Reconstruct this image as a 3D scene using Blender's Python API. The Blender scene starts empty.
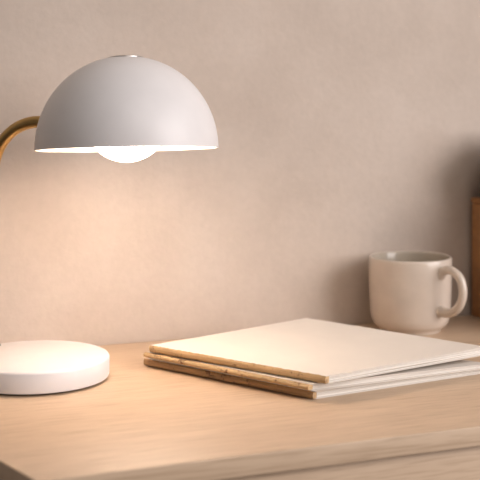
import bpy, bmesh, math, random
from mathutils import Vector, Matrix
random.seed(4)
C = bpy.context.scene.collection
sc = bpy.context.scene

# ------------------------------------------------------------------ frame
# The room is axis aligned: wall_back is the plane y = 0, the desk top is z = DESK.
DESK = 0.740
EYE = 0.246                       # eye height above the desk top
F_PX, HOR = 1200.0, 88.0          # focal length in pixels, horizon row
YAW = math.radians(22.0)
CAMY = -1.1158
cs, sn = math.cos(YAW), math.sin(YAW)

def room(X, Z):
    """offset right X / ahead Z of the viewpoint -> room x, y"""
    return (cs * X + sn * Z, -sn * X + cs * Z + CAMY)

def on(u, v, h=0.0):
    """place seen at (u, v) lying h above the desk top -> room x, y"""
    Z = (EYE - h) * F_PX / (v - HOR)
    return room((u - 240) / F_PX * Z, Z)

# ------------------------------------------------------------------ materials
def mat(name):
    m = bpy.data.materials.new(name); m.use_nodes = True
    nt = m.node_tree
    return m, nt, nt.nodes['Principled BSDF']

def N(nt, t, **kw):
    n = nt.nodes.new(t)
    for k, v in kw.items():
        if k in n.inputs: n.inputs[k].default_value = v
        else: setattr(n, k, v)
    return n

def coords(nt, scale=(1, 1, 1), rot=(0, 0, 0)):
    tc = N(nt, 'ShaderNodeTexCoord'); mp = N(nt, 'ShaderNodeMapping')
    mp.inputs['Scale'].default_value = scale; mp.inputs['Rotation'].default_value = rot
    nt.links.new(tc.outputs['Object'], mp.inputs['Vector'])
    return mp.outputs['Vector']

def ramp(nt, fac, stops):
    r = N(nt, 'ShaderNodeValToRGB'); nt.links.new(fac, r.inputs['Fac'])
    e = r.color_ramp.elements
    e[0].position, e[0].color = stops[0][0], (*stops[0][1], 1)
    e[1].position, e[1].color = stops[-1][0], (*stops[-1][1], 1)
    for p, c in stops[1:-1]:
        k = e.new(p); k.color = (*c, 1)
    return r.outputs['Color']

def bump(nt, b, h, strength, dist):
    n = N(nt, 'ShaderNodeBump'); n.inputs['Strength'].default_value = strength
    n.inputs['Distance'].default_value = dist
    nt.links.new(h, n.inputs['Height']); nt.links.new(n.outputs['Normal'], b.inputs['Normal'])

def mix(nt, fac, a, b, mode='MIX'):
    n = N(nt, 'ShaderNodeMix', data_type='RGBA', blend_type=mode)
    if isinstance(fac, float): n.inputs[0].default_value = fac
    else: nt.links.new(fac, n.inputs[0])
    for i, s in ((6, a), (7, b)):
        if isinstance(s, tuple): n.inputs[i].default_value = (*s, 1)
        else: nt.links.new(s, n.inputs[i])
    return n.outputs[2]

def plain(name, col, rough=.5, metal=0., var=.06, scale=60, bmp=0.05, coat=0.):
    m, nt, b = mat(name)
    v = coords(nt)
    n = N(nt, 'ShaderNodeTexNoise', Scale=scale, Detail=4.0); nt.links.new(v, n.inputs['Vector'])
    lo = tuple(c * (1 - var) for c in col); hi = tuple(min(1, c * (1 + var)) for c in col)
    nt.links.new(ramp(nt, n.outputs['Fac'], [(.3, lo), (.7, hi)]), b.inputs['Base Color'])
    b.inputs['Roughness'].default_value = rough; b.inputs['Metallic'].default_value = metal
    b.inputs['Coat Weight'].default_value = coat
    if bmp: bump(nt, b, n.outputs['Fac'], bmp, .001)
    return m

def wood(name, dark, mid, light, sc_=1.0, rough=.45):
    m, nt, b = mat(name)
    v = coords(nt, (5 * sc_, 60 * sc_, 60 * sc_))
    n1 = N(nt, 'ShaderNodeTexNoise', Scale=1.0, Detail=6.0, Roughness=.6, Distortion=.6)
    nt.links.new(v, n1.inputs['Vector'])
    v2 = coords(nt, (26 * sc_, 620 * sc_, 620 * sc_))
    n2 = N(nt, 'ShaderNodeTexNoise', Scale=1.0, Detail=3.0); nt.links.new(v2, n2.inputs['Vector'])
    c1 = ramp(nt, n1.outputs['Fac'], [(.25, dark), (.5, mid), (.75, light)])
    c2 = ramp(nt, n2.outputs['Fac'], [(.32, (.74, .70, .66)), (.52, (1, 1, 1)), (.8, (1.0, 1.0, 1.0))])
    nt.links.new(mix(nt, .75, c1, c2, 'MULTIPLY'), b.inputs['Base Color'])
    b.inputs['Roughness'].default_value = rough
    bump(nt, b, n2.outputs['Fac'], .12, .0006)
    return m

def plaster(name):
    m, nt, b = mat(name)
    v = coords(nt)
    a = N(nt, 'ShaderNodeTexNoise', Scale=9.0, Detail=7.0, Roughness=.62); nt.links.new(v, a.inputs['Vector'])
    c = N(nt, 'ShaderNodeTexNoise', Scale=130.0, Detail=4.0, Roughness=.6); nt.links.new(v, c.inputs['Vector'])
    big = ramp(nt, a.outputs['Fac'], [(.3, (.51, .435, .375)), (.5, (.56, .48, .415)), (.72, (.605, .525, .46))])
    fine = ramp(nt, c.outputs['Fac'], [(.3, (.93, .93, .93)), (.7, (1, 1, 1))])
    nt.links.new(mix(nt, .8, big, fine, 'MULTIPLY'), b.inputs['Base Color'])
    b.inputs['Roughness'].default_value = .92
    b.inputs['Specular IOR Level'].default_value = .2
    bump(nt, b, c.outputs['Fac'], .25, .0015)
    return m

def worn(name, base, dark):
    """brown binding with scuffs and torn spots"""
    m, nt, b = mat(name)
    v = coords(nt)
    a = N(nt, 'ShaderNodeTexNoise', Scale=95.0, Detail=6.0, Roughness=.7); nt.links.new(v, a.inputs['Vector'])
    v2 = coords(nt, (30, 30, 900))
    c = N(nt, 'ShaderNodeTexNoise', Scale=1.0, Detail=3.0); nt.links.new(v2, c.inputs['Vector'])
    lines = ramp(nt, c.outputs['Fac'], [(.3, tuple(x * .72 for x in base)), (.65, base)])
    spots = ramp(nt, a.outputs['Fac'], [(.57, (0, 0, 0)), (.64, (1, 1, 1))])
    nt.links.new(mix(nt, spots, lines, dark), b.inputs['Base Color'])
    b.inputs['Roughness'].default_value = .8
    bump(nt, b, a.outputs['Fac'], .5, .001)
    return m

def pages(name):
    m, nt, b = mat(name)
    v = coords(nt, (6, 6, 2600))
    c = N(nt, 'ShaderNodeTexNoise', Scale=1.0, Detail=2.0); nt.links.new(v, c.inputs['Vector'])
    nt.links.new(ramp(nt, c.outputs['Fac'], [(.34, (.42, .36, .30)), (.46, (.78, .74, .68)), (.7, (.87, .84, .79))]),
                 b.inputs['Base Color'])
    b.inputs['Roughness'].default_value = .85
    bump(nt, b, c.outputs['Fac'], .4, .0006)
    return m

M_wall = plaster('plaster')
M_floor = wood('floor_boards', (.05, .03, .018), (.07, .043, .026), (.09, .055, .032), .6, .5)
M_oak = wood('light_oak', (.57, .42, .292), (.61, .455, .32), (.65, .49, .35))
M_box = wood('brown_board', (.36, .17, .065), (.43, .21, .082), (.50, .25, .10), 1.6, .65)
M_white = plain('white_enamel', (.74, .72, .72), .42, var=.015)
M_base = plain('white_base_enamel', (.715, .695, .70), .45, var=.015)
M_inner = plain('inner_enamel', (.88, .86, .82), .5, var=.01)
M_brass = plain('aged_brass', (.50, .33, .13), .34, 1.0, .12, 90)
M_steel = plain('steel', (.55, .53, .51), .3, 1.0, .05)
M_felt = plain('dark_felt', (.06, .045, .035), .95)
M_glaze = plain('cream_glaze', (.60, .52, .445), .25, var=.05, scale=45, coat=.4)
M_glaze_in = plain('shaded_inside_glaze', (.40, .345, .275), .25, var=.06, scale=45, coat=.4)  # mug interior: cream glaze darkened, shade inside put into the colour
M_jar = plain('brown_glaze', (.16, .075, .04), .4, var=.15)
M_cover = plain('cream_card', (.75, .70, .64), .8, var=.02, scale=35, bmp=.08)
M_pages = pages('page_edges')
M_spine = worn('worn_binding', (.66, .46, .25), (.22, .12, .06))
M_spine2 = worn('dark_worn_binding', (.55, .36, .19), (.12, .07, .045))
M_socket = plain('socket_black', (.05, .05, .05), .5)

m, nt, b = mat('lit_bulb')
b.inputs['Base Color'].default_value = (1, .95, .85, 1)
b.inputs['Emission Color'].default_value = (1.0, .775, .615, 1)
b.inputs['Emission Strength'].default_value = 18.0
M_bulb = m

# ------------------------------------------------------------------ helpers
def link(name, bm, m, parent=None, loc=(0, 0, 0), smooth=True, sharp=40):
    bmesh.ops.recalc_face_normals(bm, faces=bm.faces)
    me = bpy.data.meshes.new(name); bm.to_mesh(me); bm.free()
    me.materials.append(m)
    for p in me.polygons: p.use_smooth = smooth
    if smooth: me.set_sharp_from_angle(angle=math.radians(sharp))
    o = bpy.data.objects.new(name, me); C.objects.link(o)
    o.location = loc
    if parent: o.parent = parent
    return o

def thing(name, label, cat, loc, rotz=0, group=None):
    o = bpy.data.objects.new(name, None); C.objects.link(o)
    o.empty_display_size = .02
    o.location = loc; o.rotation_euler = (0, 0, rotz)
    o['label'] = label; o['category'] = cat
    if group: o['group'] = group
    return o

def lathe(prof, seg=96, close=False):
    """prof: list of (r, z); r = 0 ends are poles"""
    bm = bmesh.new(); rings = []
    for r, z in prof:
        if r < 1e-6: rings.append([bm.verts.new((0, 0, z))])
        else: rings.append([bm.verts.new((r * math.cos(2 * math.pi * i / seg), r * math.sin(2 * math.pi * i / seg), z)) for i in range(seg)])
    pairs = list(zip(rings, rings[1:]))
    if close: pairs.append((rings[-1], rings[0]))
    for a, c in pairs:
        for i in range(seg):
            j = (i + 1) % seg
            if len(a) == 1 and len(c) == 1: continue
            if len(a) == 1: bm.faces.new((a[0], c[i], c[j]))
            elif len(c) == 1: bm.faces.new((a[i], a[j], c[0]))
            else: bm.faces.new((a[i], a[j], c[j], c[i]))
    return bm

def tube(pts, rad, seg=24, cap=True, up=Vector((0, 0, 1)), flat=1.0):
    """sweep; rad: number or list; flat scales the radius along the side axis"""
    bm = bmesh.new(); pts = [Vector(p) for p in pts]; n = len(pts)
    rings = []; prev = None
    for i, p in enumerate(pts):
        t = (pts[min(i + 1, n - 1)] - pts[max(i - 1, 0)]).normalized()
        if prev is None:
            a = up.cross(t)
            if a.length < 1e-3: a = Vector((1, 0, 0)).cross(t)
            a.normalize()
        else:
            a = (prev - t * prev.dot(t)).normalized()
        prev = a; bb = t.cross(a)
        r = rad[i] if isinstance(rad, (list, tuple)) else rad
        rings.append([bm.verts.new(p + a * (r * flat * math.cos(2 * math.pi * k / seg)) + bb * (r * math.sin(2 * math.pi * k / seg))) for k in range(seg)])
    for a, c in zip(rings, rings[1:]):
        for k in range(seg):
            bm.faces.new((a[k], a[(k + 1) % seg], c[(k + 1) % seg], c[k]))
    if cap:
        bm.faces.new(list(reversed(rings[0]))); bm.faces.new(rings[-1])
    return bm

def prism(poly, z0, z1, bev=0.0, seg=3):
    bm = bmesh.new()
    lo = [bm.verts.new((x, y, z0)) for x, y in poly]; hi = [bm.verts.new((x, y, z1)) for x, y in poly]
    bm.faces.new(list(reversed(lo))); bm.faces.new(hi)
    n = len(poly)
    for i in range(n):
        j = (i + 1) % n
        bm.faces.new((lo[i], lo[j], hi[j], hi[i]))
    if bev: bmesh.ops.bevel(bm, geom=list(bm.edges), offset=bev, segments=seg, affect='EDGES', profile=.5)
    return bm

def rect(x0, y0, x1, y1): return [(x0, y0), (x1, y0), (x1, y1), (x0, y1)]

# ------------------------------------------------------------------ setting
o = link('wall_back', prism(rect(-2.2, 0, 3.0, .12), 0, 2.6), M_wall, smooth=False); o['kind'] = 'structure'
o = link('floor', prism(rect(-2.2, -2.6, 3.0, .12), -.05, 0), M_floor, smooth=False); o['kind'] = 'structure'

# ------------------------------------------------------------------ desk
yf = -.372
c0 = on(35, 480)                                   # near left corner
p1 = on(0, 460)
dx, dy = p1[0] - c0[0], p1[1] - c0[1]
xl_f = c0[0]; xl_b = c0[0] + dx / dy * (-.002 - yf)
xr = 1.15
TH = .0145
desk = thing('desk', 'light oak desk against the plaster wall, carrying the lamp and booklets', 'desk', (0, 0, DESK))
link('desk_top', prism([(xl_f, yf), (xr, yf), (xr, -.002), (xl_b, -.002)], -TH, 0, .0008), M_oak, desk)
# apron panels set back below the top
link('front_rail', prism(rect(xl_f + .035, yf + .006, xr - .03, yf + .024), -.115, -TH, .0012), M_oak, desk)
link('side_rail', prism([(xl_f + .012, yf + .03), (xl_f + .030, yf + .03), (xl_b + .030, -.02), (xl_b + .012, -.02)], -.115, -TH, .001), M_oak, desk)
link('side_rail', prism(rect(xr - .05, yf + .03, xr - .032, -.02), -.115, -TH, .001), M_oak, desk)
for lx, ly in ((xl_f + .055, yf + .05), (xr - .08, yf + .05), (xl_b + .06, -.05), (xr - .08, -.05)):
    bm = bmesh.new()
    rs = [bm.verts.new((lx + a * r, ly + c * r, z)) for z, r in ((-DESK, .013), (-TH, .021)) for a, c in ((-1, -1), (1, -1), (1, 1), (-1, 1))]
    bm.faces.new(rs[3::-1]); bm.faces.new(rs[4:])
    for i in range(4): bm.faces.new((rs[i], rs[(i + 1) % 4], rs[4 + (i + 1) % 4], rs[4 + i]))
    bmesh.ops.bevel(bm, geom=list(bm.edges), offset=.002, segments=2, affect='EDGES')
    link('leg', bm, M_oak, desk)

# ------------------------------------------------------------------ lamp
BT = .0197
bx_, by_ = on(35, 355, BT)
Rb = .0628
lamp = thing('desk_lamp', 'white dome desk lamp with curved brass arm and round base, its bulb lit', 'lamp', (bx_, by_, DESK))
base = link('lamp_base', lathe([(0, .0016), (Rb - .002, .0016), (Rb - .0006, .0022), (Rb, .0036), (Rb, BT - .0024), (Rb - .0008, BT - .0008), (Rb - .0026, BT), (0, BT)], 128), M_base, lamp)
link('base_pad', lathe([(0, .0003), (Rb - .005, .0003), (Rb - .005, .0018), (0, .0018)], 96), M_felt, lamp)
sx, sy = on(-6.6, 346, BT)
sx -= bx_; sy -= by_
link('stem_collar', lathe([(0, 0), (.0062, 0), (.0062, .0014), (.0056, .0020), (0, .0032)], 40), M_socket, lamp, (sx, sy, BT))

# shade: local axis z = up, origin at the rim centre
SZ = 1.000
shx, shy = room((127 - 240) / F_PX * SZ, SZ)
rim_h = EYE - (149.3 - HOR) / F_PX * SZ
RS, HS = .0763, .0777
shade_loc = Vector((shx - bx_, shy - by_, rim_h))
# lean: opening a few degrees toward the viewer, right side a touch up
vr = Vector((cs, -sn, 0))                  # viewer's right in the room
vf = Vector((sn, cs, 0))                   # viewer's forward
rot = Matrix.Rotation(math.radians(-4.4), 4, vr) @ Matrix.Rotation(math.radians(-1.2), 4, vf)
def dome(R, H, n=40):
    pr = []
    for i in range(n + 1):
        a = math.pi / 2 * i / n
        pr.append((R * math.cos(a) ** .97 if i < n else 0, H * math.sin(a)))
    return pr
outer = dome(RS, HS); inner = dome(RS - .0012, HS - .0012)
# closed shell: outer up, inner down
bm = lathe([(outer[0][0], outer[0][1])] + outer[1:], 160)
off = lathe([(RS - .0012, 0)] + inner[1:], 160)
me_tmp = bpy.data.meshes.new('tmp'); off.to_mesh(me_tmp); off.free()
nf0 = len(bm.faces); bm.from_mesh(me_tmp); bpy.data.meshes.remove(me_tmp)
bm.verts.ensure_lookup_table(); bm.faces.ensure_lookup_table()
for f in bm.faces[nf0:]: f.material_index = 1
ro = [v for v in bm.verts if abs(v.co.z) < 1e-7 and abs(v.co.xy.length - RS) < 1e-5]
ri = [v for v in bm.verts if abs(v.co.z) < 1e-7 and abs(v.co.xy.length - (RS - .0012)) < 1e-5]
key = lambda v: math.atan2(v.co.y, v.co.x)
ro.sort(key=key); ri.sort(key=key)
for i in range(len(ro)):
    j = (i + 1) % len(ro)
    f = bm.faces.new((ro[i], ro[j], ri[j], ri[i])); f.material_index = 1
shade = link('lamp_shade', bm, M_white, lamp, shade_loc)
shade.data.materials.append(M_inner)
shade.rotation_euler = rot.to_euler()
cap = link('shade_cap', lathe([(0, -.003), (.0128, -.003), (.0148, -.0008), (.0146, .0004), (.0132, .0010), (0, .0012)], 64), M_steel, shade, (0, 0, HS - .0012))
# bulb and socket, children of the lamp
RB = .0355
pr = []
bz = .0247                                   # bulb centre above the rim plane
for i in range(33):
    a = -math.pi / 2 + (math.pi * .86) * i / 32
    pr.append((RB * math.cos(a) if i else 0, bz + RB * math.sin(a)))
pr += [(.0135, pr[-1][1] + .003), (.013, pr[-1][1] + .006), (0, pr[-1][1] + .006)]
bulb = link('light_bulb', lathe(pr, 64), M_bulb, shade)
topz = pr[-1][1]
link('bulb_socket', lathe([(0, topz - .004), (.0145, topz - .004), (.0150, topz), (.0150, HS - .0035), (0, HS - .0035)], 48), M_socket, shade)

# arm: rises from the base, arcs over and enters the shade side
a0 = Vector((sx, sy, BT))
tgt = Vector((shade_loc.x, shade_loc.y, 0))
d = Vector((tgt.x - sx, tgt.y - sy, 0)); d.normalize()
AZ = 1.045
ytop = EYE - (121.5 - HOR) / F_PX * AZ
Rarc = .0455
pts = []
z_s = ytop - Rarc
for i in range(20): pts.append(a0 + Vector((0, 0, (z_s - BT) * i / 20)))
for i in range(33):
    a = math.pi / 2 * i / 32
    pts.append(Vector((sx, sy, z_s)) + d * (Rarc * 1.03 * (1 - math.cos(a))) + Vector((0, 0, Rarc * math.sin(a))))
# run on to just inside the dome wall
rel_z = ytop - rim_h
rr = RS * math.cos(math.asin(min(.99, rel_z / HS)))
L_end = (Vector((tgt.x - sx, tgt.y - sy, 0)).length - rr) + .004
last = pts[-1]; cur = (last - Vector((sx, sy, last.z))).length
n_ = 6
for i in range(1, n_ + 1):
    pts.append(Vector((sx, sy, ytop)) + d * (cur + (L_end - cur) * i / n_))
link('arm', tube(pts, .0052, 28), M_brass, lamp)

# ------------------------------------------------------------------ booklets
def lerp(a, b_, t): return a + (b_ - a) * t

def sheet(c, zt, zb, nu=28, nv=28, rag=0.0, wave=None, rnd=None):
    """closed slab over the quad c = (F, L, B, R); zt / zb(u, v) give top and bottom height.
       u runs F->R (away from the spine), v runs F->L (along the spine)"""
    F, L, B, R = [Vector((*p, 0)) for p in c]
    bm = bmesh.new(); T = []; Bt = []
    for i in range(nu + 1):
        tr, br = [], []
        for j in range(nv + 1):
            u, v = i / nu, j / nv
            p = F * (1 - u) * (1 - v) + R * u * (1 - v) + L * (1 - u) * v + B * u * v
            if rnd and rag:
                if i in (0, nu): p += (R - F).normalized() * rnd.uniform(-rag, rag)
            tr.append(bm.verts.new((p.x, p.y, zt(u, v)))); br.append(bm.verts.new((p.x, p.y, zb(u, v))))
        T.append(tr); Bt.append(br)
    for i in range(nu):
        for j in range(nv):
            bm.faces.new((T[i][j], T[i + 1][j], T[i + 1][j + 1], T[i][j + 1]))
            bm.faces.new((Bt[i][j], Bt[i][j + 1], Bt[i + 1][j + 1], Bt[i + 1][j]))
    for j in range(nv):
        bm.faces.new((T[0][j], T[0][j + 1], Bt[0][j + 1], Bt[0][j])); bm.faces.new((T[nu][j], Bt[nu][j], Bt[nu][j + 1], T[nu][j + 1]))
    for i in range(nu):
        bm.faces.new((T[i][0], Bt[i][0], Bt[i + 1][0], T[i + 1][0])); bm.faces.new((T[i][nv], T[i + 1][nv], Bt[i + 1][nv], Bt[i][nv]))
    return bm

def inset(c, du0, du1, dv):
    F, L, B, R = [Vector(p) for p in c]
    eu = (R - F).normalized(); ev = (L - F).normalized()
    return [tuple(F + eu * du0 + ev * dv), tuple(L + eu * du0 - ev * dv), tuple(B - eu * du1 - ev * dv), tuple(R - eu * du1 + ev * dv)]

def booklet(c, bot, top, label, mspine, seed, nsheets, bulge=.0012, edge=0.0, foot=.0005):
    """bot/top(u,v): heights of the lower and upper face"""
    rnd = random.Random(seed)
    F = Vector(c[0]); cen = sum((Vector(p) for p in c), Vector((0, 0))) / 4
    root = thing('booklet', label, 'booklet', (cen.x, cen.y, DESK), 0, 'booklets stacked on the desk')
    c = [(p[0] - cen.x, p[1] - cen.y) for p in c]
    ct = .00055
    h = lambda f, k: (lambda u, v: f(u, v) + k)
    link('cover', sheet(inset(c, edge, 0, 0), top, h(top, -ct), rag=.00025, rnd=rnd), M_cover, root, sharp=30)
    link('back_cover', sheet(inset(c, .003, .0006, .0004), h(bot, ct), bot, rag=.0002, rnd=rnd), M_cover, root, sharp=30)
    # page block in a few loose gatherings, one mesh
    big = None
    lo = lambda u, v: bot(u, v) + ct + .0002
    hi = lambda u, v: top(u, v) - ct - .00025
    for k in range(nsheets):
        a, e = k / nsheets, (k + 1) / nsheets
        gap = .10 / nsheets
        f0 = lambda u, v, a=a: lo(u, v) * (1 - a) + hi(u, v) * a
        f1 = lambda u, v, e=e: lo(u, v) * (1 - e + gap) + hi(u, v) * (e - gap)
        s = sheet(inset(c, .0045, .0012 + rnd.uniform(-.0012, .0014), .0016 + rnd.uniform(-.0006, .0006)), f1, f0, 20, 20)
        if big is None: big = s
        else:
            t = bpy.data.meshes.new('t'); s.to_mesh(t); s.free(); big.from_mesh(t); bpy.data.meshes.remove(t)
    link('pages', big, M_pages, root, sharp=30)
    # binding: bulged strip along the F-L edge
    Fv, Lv = Vector((*c[0], 0)), Vector((*c[1], 0)); eu = (Vector((*c[3], 0)) - Fv).normalized(); ev = (Lv - Fv).normalized()
    out = -(eu - ev * eu.dot(ev)).normalized()
    bm = bmesh.new(); rings = []; n = 90; L_ = (Lv - Fv).length
    for i in range(n + 1):
        v = i / n; p = Fv + (Lv - Fv) * v
        v = i / n; p = Fv + ev * (lerp(-.0007, L_ + .0005, v))
        z0 = bot(0, v) + foot ; z1 = top(0, v) - .0001 + rnd.uniform(-.0003, .0003) - (.0006 if rnd.random() < .06 else 0)
        bul = bulge + rnd.uniform(-.00022, .00022)
        prof = []
        for q in range(9):
            t = q / 8
            prof.append((bul * math.sin(math.pi * t) ** .55, z0 + (z1 - z0) * t))
        zt_, zb_ = top(0, v) - ct - .0001, bot(0, v) + ct + .0001
        zb_ = max(zb_, z0 + .0001)
        prof += [(-.0001, zt_), (-.0040, zt_), (-.0040, zb_), (-.0001, zb_)]
        rings.append([bm.verts.new((p.x + out.x * a, p.y + out.y * a, b_)) for a, b_ in prof])
    k = len(rings[0])
    for a, e in zip(rings, rings[1:]):
        for q in range(k): bm.faces.new((a[q], a[(q + 1) % k], e[(q + 1) % k], e[q]))
    bm.faces.new(rings[0]); bm.faces.new(list(reversed(rings[-1])))
    link('spine', bm, mspine, root, sharp=35)
    return root

# heights at spine side (u = 0) and open side (u = 1), in metres above the desk
h0 = .0003
def s3b(u, v): return h0
def s3t(u, v): return lerp(.0066, .0046, u ** .8)
def s2b(u, v): return s3t(u, v) + lerp(.0014, .0004, u)
def s2t(u, v): return lerp(.0138, .0086, u ** 1.1)
def s1b(u, v): return lerp(.0142, .0146, u)
def s1t(u, v): return lerp(.0207, .0222, u * (1 - .55 * v)) - .0007 * math.sin(math.pi * u) * (1 - .4 * v)

f3, l3 = on(313, 400), on(145, 366)
q3 = on(480, 374.5)
e = Vector((q3[0] - f3[0], q3[1] - f3[1])).normalized()
r3 = Vector(f3) + e * .184
b3 = Vector(l3) + e * .176 + Vector((-.004, .006))
booklet([f3, l3, tuple(b3), tuple(r3)], s3b, s3t, 'lowest of the three stacked booklets, its brown spine torn and dark-flecked, lying on the desk', M_spine2, 3, 3, .0012, .002)
f2, l2 = on(309, 393, .0071), on(145.5, 359.5, .0071)
q2 = on(480, 369.5, .0049)
e = Vector((q2[0] - f2[0], q2[1] - f2[1])).normalized()
r2 = Vector(f2) + e * .186
b2 = Vector(l2) + e * .176 + Vector((-.002, .004))
booklet([f2, l2, tuple(b2), tuple(r2)], s2b, s2t, 'middle booklet of the stack, lying flat between two others, brown rounded spine', M_spine, 7, 3, .0021, .002, .0013)
c1 = [on(325.5, 376, .0207), on(150.5, 345, .0207), on(306, 318.2, .0210), on(485, 346.5, .0222)]
booklet(c1, s1b, s1t, 'topmost booklet of the stack, its whole cream cover in view under the lamp light', M_spine, 11, 4)

# ------------------------------------------------------------------ mug
MZ = 1.22
mx, my = room((410.3 - 240) / F_PX * MZ, MZ)
MH = .0752; MR = .0420
# handle leans out to the viewer's right and a little toward the viewer
hd = (vr * math.cos(math.radians(51)) - vf * math.sin(math.radians(51)))
mug = thing('mug', 'cream glazed ceramic mug with a loop handle standing behind the booklets by the wall', 'mug', (mx, my, DESK), math.atan2(hd.y, hd.x))
w = .0034
outp = [(0, .0014), (.0260, .0014), (.0268, .0002), (.0300, .0002), (.0308, .0016), (.0312, .0034), (.0345, .0052), (.0378, .0090), (.0398, .0150), (.0406, .0220),
        (.0412, .0340), (.0416, .0480), (.0419, .0620), (MR, MH - .0022), (MR - .0004, MH - .0007), (MR - .0015, MH)]
inp = [(MR - w + .0006, MH - .0006), (MR - w, MH - .0025), (.0384, .050), (.0378, .030), (.0366, .016), (.033, .0092), (.026, .0068), (0, .0062)]
body = link('mug_body', lathe(outp + inp, 128), M_glaze, mug, sharp=60)
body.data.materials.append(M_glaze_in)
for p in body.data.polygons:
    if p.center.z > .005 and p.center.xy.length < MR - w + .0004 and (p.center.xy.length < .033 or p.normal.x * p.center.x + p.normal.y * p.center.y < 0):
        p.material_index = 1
hp = []
ctrl = [Vector((r_, 0, z_)) for r_, z_ in ((.0395, .0605), (.0445, .0650), (.0540, .0668), (.0648, .0612), (.0692, .0490), (.0668, .0370), (.0600, .0285), (.0500, .0243), (.0392, .0250))]
def catmull(P, n=8):
    out = []
    Q = [P[0] * 2 - P[1]] + P + [P[-1] * 2 - P[-2]]
    for i in range(1, len(Q) - 2):
        for k in range(n):
            t = k / n
            out.append(.5 * ((2 * Q[i]) + (-Q[i - 1] + Q[i + 1]) * t + (2 * Q[i - 1] - 5 * Q[i] + 4 * Q[i + 1] - Q[i + 2]) * t * t + (-Q[i - 1] + 3 * Q[i] - 3 * Q[i + 1] + Q[i + 2]) * t ** 3))
    out.append(P[-1]); return out
hp = catmull(ctrl)
nh = len(hp)
rad = [.0042 + .0018 * (abs(2 * i / (nh - 1) - 1) ** 5) for i in range(nh)]
link('handle', tube(hp, rad, 20, up=Vector((0, 1, 0)), flat=1.0), M_glaze, mug)

# ------------------------------------------------------------------ box and jar at the right
BH = .128
# left side of the box: find its far left corner a little off the wall, on the sight line at column 471
def ray_at_y(u, y):
    k = (u - 240) / F_PX
    Z = (y - CAMY) / (cs - sn * k)
    return room(k * Z, Z)
bxl = ray_at_y(471.5, -.008)[0]
BW, BD = .20, .105
box = thing('storage_box', 'brown wooden box at the right edge of the desk, against the wall', 'box', (bxl + BW / 2, -.008 - BD / 2, DESK))
link('box_body', prism(rect(-BW / 2, -BD / 2, BW / 2, BD / 2), .0003, BH - .006, .0015), M_box, box)
link('lid', prism(rect(-BW / 2 - .0008, -BD / 2 - .0008, BW / 2 + .0008, BD / 2 + .0008), BH - .0056, BH, .0015), M_box, box)

jx, jy = ray_at_y(526, -.055)
jar = thing('jar', 'dark brown round jar standing on the box, cut off by the right edge', 'jar', (jx, jy, DESK + BH + .0003))
jp = [(0, 0), (.026, 0), (.030, .002), (.040, .012), (.046, .026), (.0465, .036), (.042, .048), (.032, .057), (.026, .061), (.025, .066), (.028, .070), (.0275, .0715),
      (.0255, .070), (.0225, .066), (.0235, .060), (.030, .055), (.0395, .046), (.0435, .036), (.043, .026), (.037, .013), (.024, .004), (0, .003)]
link('jar_body', lathe(jp, 80), M_jar, jar, sharp=60)

# ------------------------------------------------------------------ light
def area(name, X, Z, h, size, power, col, aim):
    l = bpy.data.lights.new(name, 'AREA'); l.energy = power; l.color = col; l.shape = 'RECTANGLE'; l.size, l.size_y = size
    o = bpy.data.objects.new(name, l); C.objects.link(o)
    x, y = room(X, Z); o.location = (x, y, DESK + h)
    ax, ay = room(*aim[:2]); d_ = Vector((ax, ay, DESK + aim[2])) - o.location
    o.rotation_euler = d_.to_track_quat('-Z', 'Y').to_euler()
    return o
area('window_light', 2.7, -.3, 1.1, (2.2, 2.0), 100, (1.0, .93, .92), (0, 1.1, .1))
area('added_fill_light', .8, -.55, 1.75, (1.4, 1.4), 12, (1.0, .92, .86), (.05, 1.15, .2))  # unseen soft fill from above, added to brighten the upper wall
w_ = bpy.data.worlds.new('world'); sc.world = w_; w_.use_nodes = True
bg = w_.node_tree.nodes['Background']; bg.inputs['Color'].default_value = (1.0, .88, .80, 1); bg.inputs['Strength'].default_value = .14

# ------------------------------------------------------------------ camera
cam = bpy.data.cameras.new('camera'); co = bpy.data.objects.new('camera', cam); C.objects.link(co)
co.location = (0, CAMY, DESK + EYE); co.rotation_euler = (math.pi / 2, 0, -YAW)
cam.sensor_width = 36; cam.lens = F_PX / 480 * 36; cam.shift_y = -(240 - HOR) / 480
cam.clip_start = .05
cam.dof.use_dof = True; cam.dof.focus_distance = 1.0; cam.dof.aperture_fstop = 7.5
sc.camera = co
vs = sc.view_settings
vs.view_transform = 'Standard'; vs.look = 'None'; vs.gamma = 1; vs.use_curve_mapping = False; vs.exposure = 0.0
